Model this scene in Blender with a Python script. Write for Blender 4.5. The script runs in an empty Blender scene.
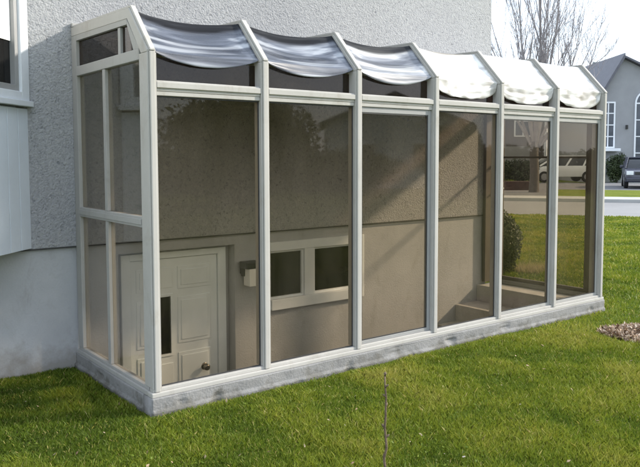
import bpy, bmesh, math, random
import numpy as np
from mathutils import Vector, Matrix, noise as mnoise
random.seed(7); rng = np.random.default_rng(7)
R = math.radians
S = bpy.context.scene
COL = S.collection

# ------------------------------------------------------------------ camera
cd = bpy.data.cameras.new('camera'); cam = bpy.data.objects.new('camera', cd); COL.objects.link(cam)
S.camera = cam
cam.location = (-1.9028, -4.2141, 1.6396)
YAW, PITCH, ROLL = 37.545, 3.794, 0.146
cam.matrix_world = (Matrix.Translation(cam.location) @ Matrix.Rotation(R(-YAW), 4, 'Z')
                    @ Matrix.Rotation(R(90 - PITCH), 4, 'X') @ Matrix.Rotation(R(-ROLL), 4, 'Z'))
cd.sensor_fit = 'HORIZONTAL'; cd.sensor_width = 36.0; cd.lens = 36.0 * 721.3 / 640
cd.shift_y = -28.34 / 640
cd.clip_start = 0.05; cd.clip_end = 1500

# ------------------------------------------------------------------ sky, sun, exposure
SUN_AZ, SUN_EL = -24.0, 28.0            # direction TO the sun, measured from +x towards +y
sv = Vector((math.cos(R(SUN_AZ)) * math.cos(R(SUN_EL)), math.sin(R(SUN_AZ)) * math.cos(R(SUN_EL)), math.sin(R(SUN_EL))))
w = bpy.data.worlds.new('World'); S.world = w; w.use_nodes = True
nt = w.node_tree; nt.nodes.clear()
out = nt.nodes.new('ShaderNodeOutputWorld'); bg = nt.nodes.new('ShaderNodeBackground')
sky = nt.nodes.new('ShaderNodeTexSky'); sky.sky_type = 'NISHITA'; sky.sun_disc = False
sky.sun_elevation = R(SUN_EL); sky.sun_rotation = R(90 - SUN_AZ)
sky.air_density = 1.2; sky.dust_density = 2.5; sky.ozone_density = 1.0
# thin bright cloud veil over the blue
tc = nt.nodes.new('ShaderNodeTexCoord'); nz = nt.nodes.new('ShaderNodeTexNoise')
nz.inputs['Scale'].default_value = 2.2; nz.inputs['Detail'].default_value = 6; nz.inputs['Roughness'].default_value = .6
mp = nt.nodes.new('ShaderNodeMapping'); mp.inputs['Scale'].default_value = (1, 1, 3)
cr = nt.nodes.new('ShaderNodeValToRGB'); cr.color_ramp.elements[0].position = .36; cr.color_ramp.elements[1].position = .62
cr.color_ramp.elements[0].color = (.6, .6, .6, 1); cr.color_ramp.elements[1].color = (.95, .95, .95, 1)
mx = nt.nodes.new('ShaderNodeMix'); mx.data_type = 'RGBA'
mx.inputs[7].default_value = (7.8, 8.8, 10.2, 1)
L = nt.links.new
L(tc.outputs['Generated'], mp.inputs[0]); L(mp.outputs[0], nz.inputs['Vector']); L(nz.outputs['Fac'], cr.inputs[0])
L(cr.outputs[0], mx.inputs[0]); L(sky.outputs[0], mx.inputs[6]); L(mx.outputs[2], bg.inputs[0])
bg.inputs[1].default_value = 0.15; L(bg.outputs[0], out.inputs[0])

sd = bpy.data.lights.new('sun', 'SUN'); sun = bpy.data.objects.new('sun', sd); COL.objects.link(sun)
sd.energy = 4.2; sd.angle = R(3.0); sd.color = (1, .93, .82)
sun.rotation_euler = sv.to_track_quat('Z', 'Y').to_euler()
S.view_settings.view_transform = 'Standard'; S.view_settings.look = 'None'
S.view_settings.gamma = 1; S.view_settings.use_curve_mapping = False
S.view_settings.exposure = 0.62
S.render.engine = 'CYCLES'
S.cycles.max_bounces = 14; S.cycles.transparent_max_bounces = 24

# ------------------------------------------------------------------ materials
def newmat(name):
    m = bpy.data.materials.new(name); m.use_nodes = True
    n = m.node_tree; p = n.nodes['Principled BSDF']
    return m, n, p
def nd(n, t, **kw):
    x = n.nodes.new('ShaderNode' + t)
    for k, v in kw.items():
        if hasattr(x, k): setattr(x, k, v)
        else: x.inputs[k.replace('_', ' ')].default_value = v
    return x
def ramp(n, src, stops):
    r = n.nodes.new('ShaderNodeValToRGB'); e = r.color_ramp.elements
    while len(e) < len(stops): e.new(.5)
    for i, (p, c) in enumerate(stops): e[i].position = p; e[i].color = (*c, 1)
    n.links.new(src, r.inputs[0]); return r.outputs[0]
def mat(name, c, rough=.6, var=.12, scale=6, bump=0, bscale=60, metal=0, c2=None, detail=6, spec=.5):
    """procedural paint / stone: two-tone noise over object coordinates plus a fine bump"""
    m, n, p = newmat(name)
    t = nd(n, 'TexCoord'); z = nd(n, 'TexNoise', Scale=scale, Detail=detail, Roughness=.6)
    n.links.new(t.outputs['Object'], z.inputs['Vector'])
    if c2 is None:
        a = tuple(x * (1 - var) for x in c); b = tuple(min(1, x * (1 + var)) for x in c)
    else: a, b = c, c2
    n.links.new(ramp(n, z.outputs['Fac'], [(.3, a), (.7, b)]), p.inputs['Base Color'])
    p.inputs['Roughness'].default_value = rough; p.inputs['Metallic'].default_value = metal
    p.inputs['Specular IOR Level'].default_value = spec
    if bump:
        z2 = nd(n, 'TexNoise', Scale=bscale, Detail=4); n.links.new(t.outputs['Object'], z2.inputs['Vector'])
        b_ = nd(n, 'Bump', Strength=bump, Distance=.01); n.links.new(z2.outputs['Fac'], b_.inputs['Height'])
        n.links.new(b_.outputs[0], p.inputs['Normal'])
    return m
def glass(name, tint, ior=1.5, boost=1.0):
    """thin tinted pane: Fresnel mix of clear tinted pass-through and mirror reflection"""
    m, n, p = newmat(name); n.nodes.remove(p)
    o = n.nodes['Material Output']
    geo = nd(n, 'NewGeometry'); fr = nd(n, 'Fresnel')
    mr = nd(n, 'MapRange'); mr.inputs[3].default_value = ior; mr.inputs[4].default_value = 1 / ior
    n.links.new(geo.outputs['Backfacing'], mr.inputs[0]); n.links.new(mr.outputs[0], fr.inputs['IOR'])
    mu = nd(n, 'Math', operation='MULTIPLY'); mu.inputs[1].default_value = boost; mu.use_clamp = True
    n.links.new(fr.outputs[0], mu.inputs[0])
    t = nd(n, 'TexCoord'); z = nd(n, 'TexNoise', Scale=1.3, Detail=5, Roughness=.65); n.links.new(t.outputs['Object'], z.inputs['Vector'])
    rv = nd(n, 'MapRange'); rv.inputs[1].default_value = .35; rv.inputs[2].default_value = .75
    rv.inputs[3].default_value = 0.0; rv.inputs[4].default_value = .05; n.links.new(z.outputs['Fac'], rv.inputs[0])
    z3 = nd(n, 'TexNoise', Scale=.9, Detail=1); n.links.new(t.outputs['Object'], z3.inputs['Vector'])
    b_ = nd(n, 'Bump', Strength=.25, Distance=.004); n.links.new(z3.outputs['Fac'], b_.inputs['Height'])
    tr = nd(n, 'BsdfTransparent'); tr.inputs[0].default_value = (*tint, 1)
    gl = nd(n, 'BsdfGlossy'); n.links.new(rv.outputs[0], gl.inputs['Roughness']); n.links.new(b_.outputs[0], gl.inputs['Normal'])
    mixs = nd(n, 'MixShader'); n.links.new(mu.outputs[0], mixs.inputs[0]); n.links.new(tr.outputs[0], mixs.inputs[1]); n.links.new(gl.outputs[0], mixs.inputs[2])
    # a light film of dust
    df = nd(n, 'BsdfDiffuse'); df.inputs[0].default_value = (.5, .46, .4, 1)
    z4 = nd(n, 'TexNoise', Scale=3.0, Detail=8, Roughness=.7); mp4 = nd(n, 'Mapping'); mp4.inputs['Scale'].default_value = (1, 1, .25)
    n.links.new(t.outputs['Object'], mp4.inputs[0]); n.links.new(mp4.outputs[0], z4.inputs['Vector'])
    dv = nd(n, 'MapRange'); dv.inputs[1].default_value = .4; dv.inputs[2].default_value = .85; dv.inputs[3].default_value = .002; dv.inputs[4].default_value = .028
    n.links.new(z4.outputs['Fac'], dv.inputs[0])
    m2 = nd(n, 'MixShader'); n.links.new(dv.outputs[0], m2.inputs[0]); n.links.new(mixs.outputs[0], m2.inputs[1]); n.links.new(df.outputs[0], m2.inputs[2])
    n.links.new(m2.outputs[0], o.inputs[0]); return m

M = {}
# --- pebble-dash stucco
def stucco():
    m, n, p = newmat('pebble dash stucco'); t = nd(n, 'TexCoord')
    z = nd(n, 'TexNoise', Scale=38, Detail=5, Roughness=.62, Distortion=1.1)
    v = nd(n, 'TexVoronoi', Scale=64); big = nd(n, 'TexNoise', Scale=.8, Detail=6)
    mpr = nd(n, 'Mapping'); mpr.inputs['Rotation'].default_value = (.7, .4, .9); n.links.new(t.outputs['Object'], mpr.inputs[0])
    for x in (z, v, big): n.links.new(mpr.outputs[0], x.inputs['Vector'])
    c1 = ramp(n, z.outputs['Fac'], [(.31, (.17, .175, .185)), (.41, (.325, .33, .34)), (.6, (.385, .39, .395)), (.75, (.44, .44, .435))])
    c2 = ramp(n, big.outputs['Fac'], [(.3, (.84, .84, .86)), (.7, (1, 1, 1))])
    mm = nd(n, 'Mix', data_type='RGBA', blend_type='MULTIPLY'); mm.inputs[0].default_value = 1
    n.links.new(c1, mm.inputs[6]); n.links.new(c2, mm.inputs[7]); n.links.new(mm.outputs[2], p.inputs['Base Color'])
    ad = nd(n, 'Math', operation='SUBTRACT'); n.links.new(z.outputs['Fac'], ad.inputs[0])
    sc = nd(n, 'Math', operation='MULTIPLY'); sc.inputs[1].default_value = .35; n.links.new(v.outputs['Distance'], sc.inputs[0]); n.links.new(sc.outputs[0], ad.inputs[1])
    b = nd(n, 'Bump', Strength=.65, Distance=.019); n.links.new(ad.outputs[0], b.inputs['Height']); n.links.new(b.outputs[0], p.inputs['Normal'])
    p.inputs['Roughness'].default_value = .9; return m
M['stucco'] = stucco()
def stained(name, a, b, s1, stain, bump=.25):
    m, n, p = newmat(name); t = nd(n, 'TexCoord')
    z = nd(n, 'TexNoise', Scale=s1, Detail=7, Roughness=.65); f = nd(n, 'TexNoise', Scale=70, Detail=5)
    s = nd(n, 'TexNoise', Scale=5, Detail=9, Roughness=.75, Distortion=.6)
    mp_ = nd(n, 'Mapping'); mp_.inputs['Scale'].default_value = (1, 1, .45); n.links.new(t.outputs['Object'], mp_.inputs[0])
    for x in (z, f): n.links.new(t.outputs['Object'], x.inputs['Vector'])
    n.links.new(mp_.outputs[0], s.inputs['Vector'])
    c = ramp(n, z.outputs['Fac'], [(.3, a), (.7, b)])
    k = ramp(n, s.outputs['Fac'], [(.3, stain), (.47, (1, 1, 1))])
    mm = nd(n, 'Mix', data_type='RGBA', blend_type='MULTIPLY'); mm.inputs[0].default_value = .8
    n.links.new(c, mm.inputs[6]); n.links.new(k, mm.inputs[7]); n.links.new(mm.outputs[2], p.inputs['Base Color'])
    b_ = nd(n, 'Bump', Strength=bump, Distance=.012); n.links.new(f.outputs['Fac'], b_.inputs['Height']); n.links.new(b_.outputs[0], p.inputs['Normal'])
    p.inputs['Roughness'].default_value = .85; return m
M['parging'] = stained('painted foundation parging', (.33, .34, .355), (.41, .42, .435), 2.0, (.80, .78, .74))
def splash(m, xlim, lo=-.22, hi=-.02, c=(.20, .185, .16, 1)):
    n = m.node_tree; p = n.nodes['Principled BSDF']; src = p.inputs['Base Color'].links[0].from_socket
    t = nd(n, 'TexCoord'); sp = nd(n, 'SeparateXYZ'); n.links.new(t.outputs['Object'], sp.inputs[0])
    z = nd(n, 'TexNoise', Scale=7, Detail=8, Roughness=.7); n.links.new(t.outputs['Object'], z.inputs['Vector'])
    k = nd(n, 'Math', operation='MULTIPLY_ADD'); k.inputs[1].default_value = -.5; n.links.new(z.outputs['Fac'], k.inputs[0]); n.links.new(sp.outputs['Z'], k.inputs[2])
    mr = nd(n, 'MapRange'); mr.inputs[1].default_value = lo; mr.inputs[2].default_value = hi; mr.inputs[3].default_value = .75; mr.inputs[4].default_value = 0
    n.links.new(k.outputs[0], mr.inputs[0]); mm = nd(n, 'Mix', data_type='RGBA')
    lim = nd(n, 'Math', operation='LESS_THAN'); lim.inputs[1].default_value = xlim; n.links.new(sp.outputs['X'], lim.inputs[0])
    ml = nd(n, 'Math', operation='MULTIPLY'); n.links.new(mr.outputs[0], ml.inputs[0]); n.links.new(lim.outputs[0], ml.inputs[1]); n.links.new(ml.outputs[0], mm.inputs[0]); n.links.new(src, mm.inputs[6]); mm.inputs[7].default_value = c
    n.links.new(mm.outputs[2], p.inputs['Base Color'])
splash(M['parging'], -.02)
M['concrete'] = stained('rough concrete curb', (.19, .19, .188), (.245, .242, .238), 3.5, (.68, .67, .66), .35)
M['step'] = stained('step concrete', (.36, .35, .33), (.46, .45, .43), 5, (.75, .72, .68), .4)
M['alu'] = stained('weathered beige white aluminium', (.30, .295, .28), (.345, .34, .325), 1.5, (.80, .78, .74), .05)
M['aluedge'] = stained('pale weathered aluminium cap', (.36, .35, .325), (.42, .405, .38), 1.5, (.80, .77, .72), .05)
M['alub'] = mat('grey aluminium', (.27, .27, .265), .45, .08, 4, .05, 100)
M['bronze'] = mat('dark bronze shaded end frame', (.10, .085, .075), .5, .12, 5, .05, 80)  # dark tone stands in for shade on the far end frame
M['gasket'] = mat('black glazing gasket', (.035, .035, .035), .6, .2, 20)
M['glass'] = glass('bronze tinted glass', (.86, .815, .745), 1.5, .5)
M['glassend'] = glass('bronze glass of the end wall', (.86, .83, .78), 1.5, 1.15)
splash(M['concrete'], 50, -.25, -.17, (.09, .085, .07, 1))
M['glassdark'] = glass('bronze clerestory glass darkened as shade', (.50, .42, .38), 1.5, .8)  # extra dark tint stands in for the shade under the roof
M['white'] = mat('white window vinyl', (.66, .69, .72), .4, .06, 5, .04, 100)
M['siding'] = mat('white vertical siding', (.64, .69, .75), .55, .06, 3, .08, 40)
M['doorpaint'] = mat('white door paint', (.76, .81, .84), .45, .05, 4, .04, 80)
M['darkpane'] = mat('dark window glass', (.010, .010, .010), .06, .3, 3, spec=.25)
M['blind'] = mat('white roller blind', (.80, .79, .77), .8, .04, 8, .15, 200)
M['brass'] = mat('aged door knob metal', (.20, .18, .15), .35, .2, 20, metal=.9)
M['black'] = mat('black painted metal', (.02, .02, .02), .4, .3, 20)
M['lampglass'] = mat('frosted lamp glass', (.80, .79, .76), .35, .05, 10)
M['soil'] = mat('well floor concrete', (.18, .17, .16), .9, .25, 6, .4, 50)
M['branch'] = mat('pale grey branches', (.26, .24, .25), .9, .25, 6, .3, 30)  # paled tone stands in for sky glare over the distant bark
M['bark'] = mat('grey brown bark', (.085, .075, .07), .9, .3, 6, .5, 30)
M['twig'] = mat('dry brown twig', (.12, .085, .055), .8, .35, 30, .5, 90)
M['asphalt'] = mat('grey asphalt road', (.17, .17, .175), .85, .14, .35, .3, 90, c2=(.215, .215, .22))
M['drive'] = mat('dark asphalt driveway', (.11, .11, .115), .9, .2, .6, .3, 60)
M['walk'] = mat('concrete sidewalk', (.34, .34, .33), .85, .1, 1.2, .2, 60)
M['nwall'] = mat('neighbour house grey render', (.27, .275, .29), .85, .08, 1.2, .15, 25)
M['nroof'] = mat('neighbour house roof shingles', (.17, .20, .20), .8, .18, 3, .5, 12)
M['taupe'] = mat('dark taupe siding', (.085, .075, .068), .85, .12, 2, .2, 20)
M['nfascia'] = mat('dark grey rake board', (.10, .10, .12), .6, .12, 3)
M['nwhite'] = mat('neighbour window white', (.72, .74, .78), .5, .04, 3)
M['nglass'] = mat('neighbour window glass', (.07, .08, .10), .12, .3, 1.5)
M['carblue'] = mat('dark navy car paint', (.022, .024, .045), .22, .15, 2, spec=.7)
M['carsilver'] = mat('silver car paint', (.66, .68, .68), .28, .05, 2, metal=.1)
M['carglass'] = mat('dark car glass', (.015, .018, .022), .06, .2, 2)
M['tyre'] = mat('tyre rubber', (.018, .018, .018), .8, .3, 20)
M['rim'] = mat('wheel alloy', (.35, .35, .36), .35, .1, 10, metal=.8)
M['headlight'] = mat('headlight lens', (.75, .78, .82), .08, .05, 10)
M['plate'] = mat('white number plate', (.75, .75, .75), .4, .03, 10)
M['brick'] = mat('dark red brick planter', (.055, .028, .024), .85, .3, 12, .4, 30)

def film(name, lo, mid, hi, rough, t_lo, t_hi, trans, shade_grime=(.012, .012, .013)):
    """bent plastic roof sheet: glossy, partly see-through, long creases with painted sky streaks; dark see-through band painted near its top edge"""
    m, n, p = newmat(name); t = nd(n, 'TexCoord')
    mp_ = nd(n, 'Mapping'); mp_.inputs['Scale'].default_value = (.55, 7, 7); n.links.new(t.outputs['Object'], mp_.inputs[0])
    z = nd(n, 'TexNoise', Scale=2.0, Detail=3, Roughness=.5, Distortion=.3); n.links.new(mp_.outputs[0], z.inputs['Vector'])
    g_ = nd(n, 'TexNoise', Scale=4, Detail=7, Roughness=.7); n.links.new(t.outputs['Object'], g_.inputs['Vector'])
    a = nd(n, 'Attribute', attribute_name='shade_grime')
    c = ramp(n, z.outputs['Fac'], [(.36, lo), (.5, mid), (.62, hi)])  # streak tones imitate reflected sky on the creases
    mm = nd(n, 'Mix', data_type='RGBA'); n.links.new(a.outputs['Fac'], mm.inputs[0]); n.links.new(c, mm.inputs[6]); mm.inputs[7].default_value = (*shade_grime, 1)  # paints the dark glare-free band at the knee, and grime on white sheets
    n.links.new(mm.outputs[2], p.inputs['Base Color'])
    b_ = nd(n, 'Bump', Strength=.13, Distance=.03); n.links.new(z.outputs['Fac'], b_.inputs['Height']); n.links.new(b_.outputs[0], p.inputs['Normal'])
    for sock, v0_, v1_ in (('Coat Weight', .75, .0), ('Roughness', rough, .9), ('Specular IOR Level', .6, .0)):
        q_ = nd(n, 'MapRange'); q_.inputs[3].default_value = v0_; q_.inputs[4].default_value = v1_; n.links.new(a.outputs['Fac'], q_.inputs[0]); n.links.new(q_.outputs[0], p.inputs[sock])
    p.inputs['Coat Roughness'].default_value = .05
    o = n.nodes['Material Output']; tl = nd(n, 'BsdfTranslucent'); tl.inputs[0].default_value = (.8, .82, .85, 1)
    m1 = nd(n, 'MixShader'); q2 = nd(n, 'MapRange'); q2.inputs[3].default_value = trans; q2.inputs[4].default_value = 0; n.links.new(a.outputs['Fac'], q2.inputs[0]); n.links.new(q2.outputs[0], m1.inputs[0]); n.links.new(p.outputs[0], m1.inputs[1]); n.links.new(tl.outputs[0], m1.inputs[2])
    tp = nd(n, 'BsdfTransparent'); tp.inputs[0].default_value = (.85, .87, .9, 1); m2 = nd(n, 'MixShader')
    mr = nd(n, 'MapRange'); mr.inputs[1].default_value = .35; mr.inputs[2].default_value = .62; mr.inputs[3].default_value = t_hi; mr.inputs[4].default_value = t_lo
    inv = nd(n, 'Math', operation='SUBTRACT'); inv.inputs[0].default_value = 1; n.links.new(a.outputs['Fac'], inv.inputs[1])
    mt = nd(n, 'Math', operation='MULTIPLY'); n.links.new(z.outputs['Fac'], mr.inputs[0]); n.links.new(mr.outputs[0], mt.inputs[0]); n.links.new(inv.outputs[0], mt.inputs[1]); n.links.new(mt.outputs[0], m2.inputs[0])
    n.links.new(m1.outputs[0], m2.inputs[1]); n.links.new(tp.outputs[0], m2.inputs[2]); n.links.new(m2.outputs[0], o.inputs[0])
    return m
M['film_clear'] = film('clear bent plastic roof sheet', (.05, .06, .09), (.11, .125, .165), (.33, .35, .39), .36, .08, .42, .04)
M['film_halfglare'] = film('roof sheet with partly painted glare', (.10, .11, .14), (.25, .265, .30), (.60, .60, .60), .42, .03, .22, .12)  # halfway tone: some sun glare painted into the colour
M['film_glare'] = film('roof sheet with painted sun glare', (.55, .53, .50), (.74, .73, .71), (.86, .85, .83), .3, .0, .06, .25, (.16, .14, .11))  # whiteness is sun glare on the right bays, put into the colour
M['filmband'] = mat('painted dark sheet band', (.06, .06, .07), .25, .3, 6, c2=(.14, .14, .15))  # dark tone for the glare-free band along the knee

def ground_mat():
    m, n, p = newmat('lawn soil and short grass'); t = nd(n, 'TexCoord')
    z = nd(n, 'TexNoise', Scale=.9, Detail=8, Roughness=.7); f = nd(n, 'TexNoise', Scale=26, Detail=8, Roughness=.75)
    for x in (z, f): n.links.new(t.outputs['Object'], x.inputs['Vector'])
    c1 = ramp(n, z.outputs['Fac'], [(.3, (.12, .155, .02)), (.55, (.18, .215, .03)), (.75, (.25, .26, .05))])
    c2 = ramp(n, f.outputs['Fac'], [(.3, (.45, .5, .5)), (.6, (1, 1, 1)), (.8, (1.0, .98, .9))])
    mm = nd(n, 'Mix', data_type='RGBA', blend_type='MULTIPLY'); mm.inputs[0].default_value = 1
    n.links.new(c1, mm.inputs[6]); n.links.new(c2, mm.inputs[7]); n.links.new(mm.outputs[2], p.inputs['Base Color'])
    b_ = nd(n, 'Bump', Strength=.9, Distance=.06); n.links.new(f.outputs['Fac'], b_.inputs['Height']); n.links.new(b_.outputs[0], p.inputs['Normal'])
    p.inputs['Roughness'].default_value = 1; p.inputs['Specular IOR Level'].default_value = .1; return m
M['ground'] = ground_mat()
def attr_mat(name, stops, trans=.3, rough=.55):
    """leaf / blade material: each blade carries its own tone, mixed with broad patches"""
    m, n, p = newmat(name); a = nd(n, 'Attribute', attribute_name='tone')
    n.links.new(ramp(n, a.outputs['Fac'], stops), p.inputs['Base Color'])
    p.inputs['Roughness'].default_value = rough; p.inputs['Specular IOR Level'].default_value = .25
    o = n.nodes['Material Output']; tl = nd(n, 'BsdfTranslucent'); n.links.new(p.inputs['Base Color'].links[0].from_socket, tl.inputs[0])
    m1 = nd(n, 'MixShader'); m1.inputs[0].default_value = trans; n.links.new(p.outputs[0], m1.inputs[1]); n.links.new(tl.outputs[0], m1.inputs[2])
    n.links.new(m1.outputs[0], o.inputs[0]); return m
M['grass'] = attr_mat('lawn grass blades', [(0, (.06, .098, .010)), (.3, (.125, .185, .018)), (.6, (.235, .275, .028)), (.85, (.36, .34, .075)), (1, (.50, .43, .19))])
M['shrubleaf'] = attr_mat('dark shrub leaves', [(0, (.018, .028, .010)), (.6, (.04, .055, .02)), (1, (.075, .085, .035))], .15)
M['hedgeleaf'] = attr_mat('evergreen hedge leaves', [(0, (.02, .032, .014)), (.6, (.045, .062, .028)), (1, (.08, .10, .045))], .15)
M['dry'] = attr_mat('dead leaves and wood chips', [(0, (.10, .06, .035)), (.4, (.30, .20, .13)), (.8, (.48, .37, .27)), (1, (.68, .58, .48))], .05, .8)
M['straw'] = attr_mat('dry straw stalks', [(0, (.16, .13, .06)), (1, (.34, .29, .15))], .1, .8)

# ------------------------------------------------------------------ mesh helpers
class MB:
    def __init__(s): s.bm = bmesh.new()
    def box(s, x0, x1, y0, y1, z0, z1, bev=0):
        r = bmesh.ops.create_cube(s.bm, size=1)
        for v in r['verts']:
            v.co = Vector(((x0 + x1) / 2 + v.co.x * (x1 - x0), (y0 + y1) / 2 + v.co.y * (y1 - y0), (z0 + z1) / 2 + v.co.z * (z1 - z0)))
        if bev:
            es = list({e for v in r['verts'] for e in v.link_edges})
            bmesh.ops.bevel(s.bm, geom=es, offset=bev, segments=2, affect='EDGES', profile=.6)
        return s
    def bar(s, a, b, wd, ht, up=(0, 0, 1), bev=0, off=(0, 0)):
        a, b = Vector(a), Vector(b); d = b - a; l = d.length; d.normalize()
        side = d.cross(Vector(up)).normalized(); u = side.cross(d)
        r = bmesh.ops.create_cube(s.bm, size=1)
        for v in r['verts']:
            c = v.co.copy(); v.co = a + d * ((c.x + .5) * l) + side * (c.y * wd + off[0]) + u * (c.z * ht + off[1])
        if bev:
            es = list({e for v in r['verts'] for e in v.link_edges})
            bmesh.ops.bevel(s.bm, geom=es, offset=bev, segments=2, affect='EDGES', profile=.6)
        return s
    def tube(s, pts, rad, seg=8, cap=True):
        rings = []; pts = [Vector(p) for p in pts]
        if not hasattr(rad, '__len__'): rad = [rad] * len(pts)
        for i, p in enumerate(pts):
            d = (pts[min(i + 1, len(pts) - 1)] - pts[max(i - 1, 0)]).normalized()
            a = d.orthogonal().normalized() if abs(d.z) > .99 else d.cross(Vector((0, 0, 1))).normalized(); b = d.cross(a)
            rings.append([s.bm.verts.new(p + (a * math.cos(2 * math.pi * k / seg) + b * math.sin(2 * math.pi * k / seg)) * rad[i]) for k in range(seg)])
        for A, B in zip(rings, rings[1:]):
            for k in range(seg): s.bm.faces.new((A[k], A[(k + 1) % seg], B[(k + 1) % seg], B[k]))
        if cap and seg > 2:
            s.bm.faces.new(rings[0][::-1]); s.bm.faces.new(rings[-1])
        return s
    def prism(s, poly, axis, t0, t1, bev=0):
        """poly: 2-D outline in the two other axes; extruded along axis"""
        def P(a, b, t): return {'x': (t, a, b), 'y': (a, t, b), 'z': (a, b, t)}[axis]
        A = [s.bm.verts.new(P(a, b, t0)) for a, b in poly]; B = [s.bm.verts.new(P(a, b, t1)) for a, b in poly]
        n = len(poly); fs = [s.bm.faces.new(A), s.bm.faces.new(B[::-1])]
        for i in range(n): fs.append(s.bm.faces.new((A[i], B[i], B[(i + 1) % n], A[(i + 1) % n])))
        bmesh.ops.recalc_face_normals(s.bm, faces=fs)
        if bev:
            es = list({e for f in fs for e in f.edges})
            bmesh.ops.bevel(s.bm, geom=es, offset=bev, segments=2, affect='EDGES')
        return s
    def build(s, name, m, parent=None, smooth=False):
        bmesh.ops.recalc_face_normals(s.bm, faces=s.bm.faces)
        me = bpy.data.meshes.new(name); s.bm.to_mesh(me); s.bm.free()
        me.materials.append(m)
        if smooth: me.shade_smooth()
        o = bpy.data.objects.new(name, me); COL.objects.link(o)
        if parent: o.parent = parent
        return o
def empty(name, loc=(0, 0, 0), rz=0):
    o = bpy.data.objects.new(name, None); COL.objects.link(o); o.location = loc; o.rotation_euler.z = rz
    o.empty_display_size = .2; return o
def tag(o, label=None, cat=None, group=None, kind=None):
    for k, v in (('label', label), ('category', cat), ('group', group), ('kind', kind)):
        if v: o[k] = v
    return o
def soup(name, verts, faces_n, tone, m, parent=None):
    """numpy mesh: verts (N, k, 3) one polygon of k corners per row, tone (N,)"""
    N, k, _ = verts.shape; me = bpy.data.meshes.new(name)
    me.vertices.add(N * k); me.vertices.foreach_set('co', verts.reshape(-1).astype(np.float32))
    me.loops.add(N * k); me.loops.foreach_set('vertex_index', np.arange(N * k, dtype=np.int32))
    me.polygons.add(N); me.polygons.foreach_set('loop_start', (np.arange(N) * k).astype(np.int32))
    me.update(calc_edges=True)
    at = me.attributes.new('tone', 'FLOAT', 'POINT'); at.data.foreach_set('value', np.repeat(tone, k).astype(np.float32))
    me.materials.append(m); o = bpy.data.objects.new(name, me); COL.objects.link(o)
    if parent: o.parent = parent
    return o
def vnoise(x, y, s, seed=0):
    g = np.random.default_rng(seed).random((64, 64)); X, Y = x * s, y * s
    i, j = np.floor(X).astype(int), np.floor(Y).astype(int); fx, fy = X - i, Y - j
    fx, fy = fx * fx * (3 - 2 * fx), fy * fy * (3 - 2 * fy); G = lambda a, b: g[a % 64, b % 64]
    return (G(i, j) * (1 - fx) + G(i + 1, j) * fx) * (1 - fy) + (G(i, j + 1) * (1 - fx) + G(i + 1, j + 1) * fx) * fy
# axes of the neighbouring lots (the street runs askew to our house)
AX = Vector((.7928, -.6094, 0)); AY = Vector((.6094, .7928, 0)); C0 = Vector((-1.9028, -4.2141, 0))
def lot(r, d, z=0): return C0 + AX * r + AY * d + Vector((0, 0, z))
LOTROT = -R(YAW)

# ------------------------------------------------------------------ ground, road, driveway
WX0, WX1, WY0, WY1, FLOOR = 0.10, 5.02, 0.10, 2.4, -1.20
g = MB()
def sheet(mb, x0, x1, y0, y1, z): mb.bm.faces.new([mb.bm.verts.new(p) for p in ((x0, y0, z), (x1, y0, z), (x1, y1, z), (x0, y1, z))])
for a in ((-600, WX0, -600, 600), (WX1, 600, -600, 600), (WX0, WX1, -600, WY0), (WX0, WX1, WY1, 600)): sheet(g, *a, 0)
tag(g.build('ground', M['ground']), kind='structure')
f = MB(); f.box(WX0 - .05, WX1 + .03, WY0 - .05, 1.7, FLOOR - .1, FLOOR)
tag(f.build('floor', M['soil']), kind='structure')
RU, RN = Vector((-.560, .8285, 0)), Vector((.8285, .560, 0))
def strip(name, n0, n1, z0, z1, m, u0=-260, u1=260, bev=0):
    b = MB(); P = [RU * u + RN * n for u, n in ((u0, n0), (u1, n0), (u1, n1), (u0, n1))]
    if z0 == z1: b.bm.faces.new([b.bm.verts.new(p + Vector((0, 0, z1))) for p in P])
    else:
        A = [b.bm.verts.new(p + Vector((0, 0, z0))) for p in P]; B = [b.bm.verts.new(p + Vector((0, 0, z1))) for p in P]
        b.bm.faces.new(A); b.bm.faces.new(B)
        for i in range(4): b.bm.faces.new((A[i], A[(i + 1) % 4], B[(i + 1) % 4], B[i]))
    return tag(b.build(name, m), kind='structure')
strip('road', 17.2, 23.75, .004, .004, M['asphalt'])
strip('kerb', 23.75, 23.9, -.02, .12, M['walk'])
strip('pavement', 23.9, 25.5, -.02, .117, M['walk'])
strip('verge', 25.5, 31.6, -.02, .11, M['ground'])
strip('driveway', 31.6, 41.0, -.02, .114, M['drive'])
strip('driveway', 25.5, 31.55, -.02, .118, M['drive'], -2.0, 7.0)

# ------------------------------------------------------------------ the house with its basement front
D = 1.354
house = empty('house', (0, D, 0)); house.location = (2.3, D, 0)
tag(house, 'grey pebble-dash house with smooth pale foundation, standing behind the glass enclosure', 'house')
HO = Vector(house.location)
def hb(mb, name, m, parent=None, **k):       # build in world coordinates, parent to the house
    o = mb.build(name, m, parent or house, **k)
    if not parent: o.location = -HO
    return o
XL, XR = -6.0, 4.915
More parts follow.
